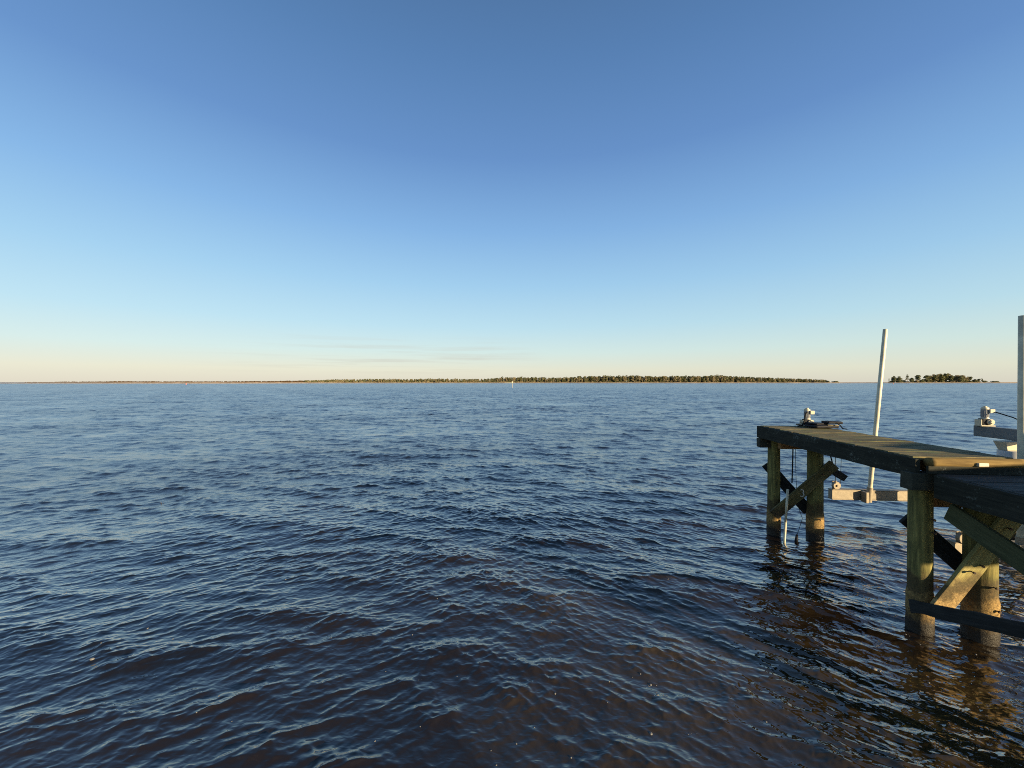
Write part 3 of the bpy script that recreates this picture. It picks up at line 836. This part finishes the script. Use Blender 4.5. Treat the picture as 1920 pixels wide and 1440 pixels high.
def guide_post(p0, p1, r_, lab):
    bm = bmesh.new(); p0, p1 = Vector(p0), Vector(p1)
    add_cyl(bm, p0, p1, r_, r_, 24); bevel(bm, .006, 2)
    o = link('guide_pole', bm_mesh('guide_pole', bm, True), Matrix.Identity(4), M_PVC, lift); o['label'] = lab
    for f_ in bm_faces(o): pass
    bm = bmesh.new(); d = (p1-p0).normalized()
    add_cyl(bm, p0-d*.02, p0+d*.24, r_+.010, r_+.010, 20)
    add_box(bm, p0.x-.07, p0.y-.0, p0.z+.07, .045, .115, .19)
    link('bracket', bm_mesh('bracket', bm), Matrix.Identity(4), M_ALU, o)
    return o
def bm_faces(o): return []
ibeam('cradle_beam', (5.84, 7.06, .45), (9.6, 6.92, .40), .185, .11, M_ALU, lift)
ibeam('cradle_beam', (5.63, 4.93, .375), (9.5, 4.80, .36), .175, .11, M_ALU, lift)
guide_post((6.43, 6.93, .36), (6.735, 6.95, 3.455), .034, 'far guide pole leaning to the right')
guide_post((6.335, 4.78, .33), (6.455, 4.87, 3.34), .038, 'near guide pole at the right edge')
# pulleys at the cradle ends
def pulley(p):
    bm = bmesh.new(); p = Vector(p)
    add_cyl(bm, p+Vector((0, -.025, 0)), p+Vector((0, .025, 0)), .068, .068, 24)
    add_cyl(bm, p+Vector((0, -.045, 0)), p+Vector((0, .045, 0)), .02, .02, 10)
    add_box(bm, p.x, p.y+.034, p.z-.02, .09, .012, .19); 
    bevel(bm, .004, 1)
    link('pulley', bm_mesh('pulley', bm), Matrix.Identity(4), M_ALU, lift)
pulley((5.90, 7.0, .62)); pulley((5.72, 4.88, .52))
def cable(pts_, r_, parent, name='cable', mat=M_ROPE):
    cu = bpy.data.curves.new(name, 'CURVE'); cu.dimensions = '3D'; cu.bevel_depth = r_; cu.bevel_resolution = 2
    s_ = cu.splines.new('POLY'); s_.points.add(len(pts_)-1)
    for q, p in zip(s_.points, pts_): q.co = (*p, 1)
    tmp = bpy.data.objects.new('tmp', cu); 
    me_ = bpy.data.meshes.new_from_object(tmp); bpy.data.objects.remove(tmp); bpy.data.curves.remove(cu)
    me_.name = name; me_.materials.clear()
    return link(name, me_, Matrix.Identity(4), mat, parent)
cable([(5.86, 6.97, .66), (5.84, 6.95, 1.42)], .005, lift); cable([(5.95, 6.97, .66), (5.96, 6.95, 1.45)], .004, lift)
cable([(5.68, 4.86, .56), (5.67, 4.86, 1.2), (5.66, 4.86, 1.5)], .005, lift)
cable([(5.76, 4.86, .56), (5.77, 4.86, 1.5)], .004, lift)
# walkway side carrier beam hidden behind the deck edge; the cables hang from it
chan('top_beam', (5.90, 7.3, 1.50), (5.62, 4.2, 1.50), .12, .09, M_ALU, lift)['label'] = 'carrier beam beside the walkway'
# outer carrier beam with support
chan('top_beam', (7.99, 6.62, 1.667), (7.84, 3.2, 1.667), .18, .11, M_BEAM, lift)['label'] = 'outer grey carrier beam'
bm = bmesh.new()   # tapered saddle between the pile and the outer beam
lo_ = [(7.70, 5.98), (7.92, 5.98), (7.92, 6.10), (7.70, 6.10)]; hi_ = [(7.64, 5.955), (7.95, 5.955), (7.95, 6.12), (7.64, 6.12)]
vl_ = [bm.verts.new((x, y, 1.432)) for x, y in lo_]; vh_ = [bm.verts.new((x, y, 1.574)) for x, y in hi_]
bm.faces.new(vl_[::-1]); bm.faces.new(vh_)
for k in range(4): bm.faces.new((vl_[k], vl_[(k+1) % 4], vh_[(k+1) % 4], vh_[k]))
bmesh.ops.recalc_face_normals(bm, faces=bm.faces); bevel(bm, .006, 1)
link('saddle', bm_mesh('saddle', bm), Matrix.Identity(4), M_CREAM, lift)
bm = bmesh.new(); add_cyl(bm, (0, 0, -.9), (0, 0, 1.42), .135, .125, 24)
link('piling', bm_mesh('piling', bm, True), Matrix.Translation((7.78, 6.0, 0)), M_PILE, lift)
bm = bmesh.new(); add_cyl(bm, (0, 0, .75), (0, 0, 1.43), .145, .140, 24); bevel(bm, .004, 1)
link('piling_sleeve', bm_mesh('piling_sleeve', bm, True), Matrix.Translation((7.78, 6.0, 0)), M_SLEEVE, lift)

def lift_motor(loc, rz, s, label, dark):
    M = Matrix.Translation(loc) @ Matrix.Rotation(rz, 4, 'Z') @ Matrix.Scale(s, 4)
    root = empty('lift_motor', loc); tag(root, label, 'motor', 'electric motors of the boat lift')
    def part(name, bm, mat, sm=False): return link(name, bm_mesh(name, bm, sm), M, mat, root)
    bm = bmesh.new(); add_box(bm, 0, 0, .008, .18, .12, .016); add_box(bm, -.083, 0, .055, .014, .11, .10); bevel(bm, .003, 1)
    part('mounting_plate', bm, M_CREAM)
    bm = bmesh.new(); add_box(bm, -.018, 0, .068, .085, .085, .10); bevel(bm, .010, 2); part('gearbox', bm, M_BLACK)
    bm = bmesh.new(); add_cyl(bm, (.036, -.062, .066), (.036, .05, .066), .046, .046, 24); add_cyl(bm, (.036, -.082, .066), (.036, -.062, .066), .024, .03, 18); bevel(bm, .004, 1)
    dr = part('winch_drum', bm, M_CREAM)
    for q in range(3):
        bm = bmesh.new(); add_box(bm, .036+.036*math.cos(q*2.1), -.064, .066+.036*math.sin(q*2.1), .010, .006, .010)
        link('screw_head', bm_mesh('screw_head', bm), M, M_RUST, dr)
    bm = bmesh.new(); add_cyl(bm, (0, 0, .128), (0, 0, .262), .042, .042, 28)
    for q in range(9):
        a = math.pi*q/9; add_box(bm, 0, 0, .195, .004, .091, .10, Matrix.Rotation(a, 4, 'Z'))
    bevel(bm, .0015, 1)
    part('motor_body', bm, M_GREY)
    bm = bmesh.new(); add_cyl(bm, (0, 0, .262), (0, 0, .292), .046, .042, 28); add_cyl(bm, (0, 0, .292), (0, 0, .312), .028, .02, 20); bevel(bm, .004, 2)
    part('end_cap', bm, M_CREAM)
    bm = bmesh.new(); add_cyl(bm, (0, 0, .116), (0, 0, .130), .052, .049, 28); part('flange', bm, M_CREAM)
    bm = bmesh.new(); add_box(bm, .052, -.035, .235, .062, .052, .062); bevel(bm, .006, 2); part('terminal_box', bm, M_CREAM)
    return root, M
lift_motor((7.985, 6.50, 1.7585), R(-12), 1.08, 'motor on the outer grey carrier beam at the right', 0)
r1, Mm = lift_motor((4.83, 6.30, ZU+.003), R(-8), .95, 'motor standing on the outer end of the walkway', 1)
mm = [o for o in bpy.data.objects if o.name.startswith('lift_motor')]
# power leads
c_ = cable([(8.06, 6.42, 2.0), (8.07, 6.2, 1.93), (8.03, 5.95, 1.83), (7.99, 5.7, 1.775), (7.93, 5.1, 1.768)], .009, lift, 'power_lead'); 
lead = cable([(4.80, 6.26, 2.01), (4.745, 6.22, 1.99), (4.725, 6.21, 1.92), (4.70, 6.2, 1.84), (4.66, 6.19, 1.80), (4.6, 6.2, 1.792)], .010, bpy.data.objects['lift_motor.001'], 'power_lead')
# loose steel coil at the foot of the motor on the walkway
pts_ = [(4.69+.05*math.cos(t*.55), 6.27+.05*math.sin(t*.55), ZU+.012+t*.0042) for t in range(0, 14)]
cable(pts_, .008, bpy.data.objects['lift_motor.001'], 'wire_coil', M_ALU)

# folded black mats on the walkway
def sheet(bm, cx, cy, cz, sx, sy, th, rz, seed, amp=.012):
    b2 = bmesh.new(); nx, ny = 12, 8
    bmesh.ops.create_grid(b2, x_segments=nx, y_segments=ny, size=.5)
    for v in b2.verts:
        v.co.x *= sx; v.co.y *= sy
        v.co.z = amp*(1+mnoise.noise(Vector((v.co.x*9, v.co.y*9, seed))))+.5*amp*(1+mnoise.noise(Vector((v.co.x*25, v.co.y*25, seed+3))))
    bmesh.ops.solidify(b2, geom=b2.faces[:], thickness=th)
    bmesh.ops.transform(b2, matrix=Matrix.Translation((cx, cy, cz)) @ Matrix.Rotation(rz, 4, 'Z'), verts=b2.verts)
    tmp = bpy.data.meshes.new('t'); b2.to_mesh(tmp); b2.free(); bm.from_mesh(tmp); bpy.data.meshes.remove(tmp)
root = empty('folded_mat', (4.93, 6.02, ZU)); tag(root, 'crumpled black mat with a pale board lying beside the lift motor', 'mat')
bm = bmesh.new(); sheet(bm, 4.85, 6.03, ZU+.036, .36, .22, .034, .05, 2, .008); sheet(bm, 4.82, 6.08, ZU+.062, .24, .16, .022, .3, 5, .010)
bmesh.ops.recalc_face_normals(bm, faces=bm.faces)
link('mat', bm_mesh('mat', bm, True), Matrix.Identity(4), M_BLACK, root)
bm = bmesh.new(); sheet(bm, 5.02, 6.04, ZU+.098, .20, .17, .034, -.15, 8, .006)
bmesh.ops.recalc_face_normals(bm, faces=bm.faces)
link('rolled_flap', bm_mesh('rolled_flap', bm, True), Matrix.Identity(4), M_BLACK, root)
bm = bmesh.new(); add_box(bm, 0, 0, 0, .15, .08, .05); bevel(bm, .006, 2); wobble(bm, .004, 9)
link('pale_board', bm_mesh('pale_board', bm), Matrix.Translation((5.0, 6.02, ZU+.03)) @ Matrix.Rotation(-.15, 4, 'Z'), M_PALEWOOD, root)
cable([(5.02, 5.95, ZU+.09), (5.06, 5.93, ZU+.05), (5.07, 5.9, ZU+.008), (5.085, 5.84, ZU+.006)], .008, root, 'strap')

# pvc pipe leaning on the front brace, ropes, sinker
bm = bmesh.new(); add_cyl(bm, (4.24, 6.0, -.25), (4.295, 6.035, .30), .017, .017, 16); add_cyl(bm, (4.295, 6.035, .30), (4.345, 6.06, .81), .017, .017, 16)
o = link('pvc_pipe', bm_mesh('pvc_pipe', bm, True), Matrix.Identity(4), M_PVC)
tag(o, 'thin white pipe leaning on the far cross brace into the water', 'pipe')
rope1 = cable([(4.565, 6.25, 1.5), (4.56, 6.25, 1.2), (4.55, 6.25, .86)], .009, None, 'rope'); tag(rope1, 'thick black rope hanging between the far pilings', 'rope', 'ropes hanging under the walkway')
rope2 = cable([(4.62, 6.27, 1.5), (4.625, 6.27, 1.1), (4.64, 6.27, .72)], .0035, None, 'rope'); tag(rope2, 'thin black line hanging between the far pilings', 'rope', 'ropes hanging under the walkway')
rope3 = cable([(5.02, 6.10, 1.56), (5.03, 6.09, 1.38), (5.065, 6.08, 1.22), (5.06, 6.06, 1.10)], .009, None, 'rope'); tag(rope3, 'black rope hanging right of the far right piling', 'rope', 'ropes hanging under the walkway')
root = empty('sinker_line', (4.50, 6.1, .1)); tag(root, 'black sinker on a thin line hanging just above the water', 'sinker')
cable([(4.52, 6.12, .62), (4.575, 6.1, .43), (4.60, 6.09, .34), (4.54, 6.07, .2), (4.485, 6.05, .09)], .0035, root, 'line')
bm = bmesh.new(); add_cyl(bm, (4.475, 6.05, -.02), (4.485, 6.05, .085), .026, .018, 14); add_cyl(bm, (4.485, 6.05, .085), (4.487, 6.05, .11), .016, .006, 10)
link('weight', bm_mesh('weight', bm, True), Matrix.Identity(4), M_BLACK, root)
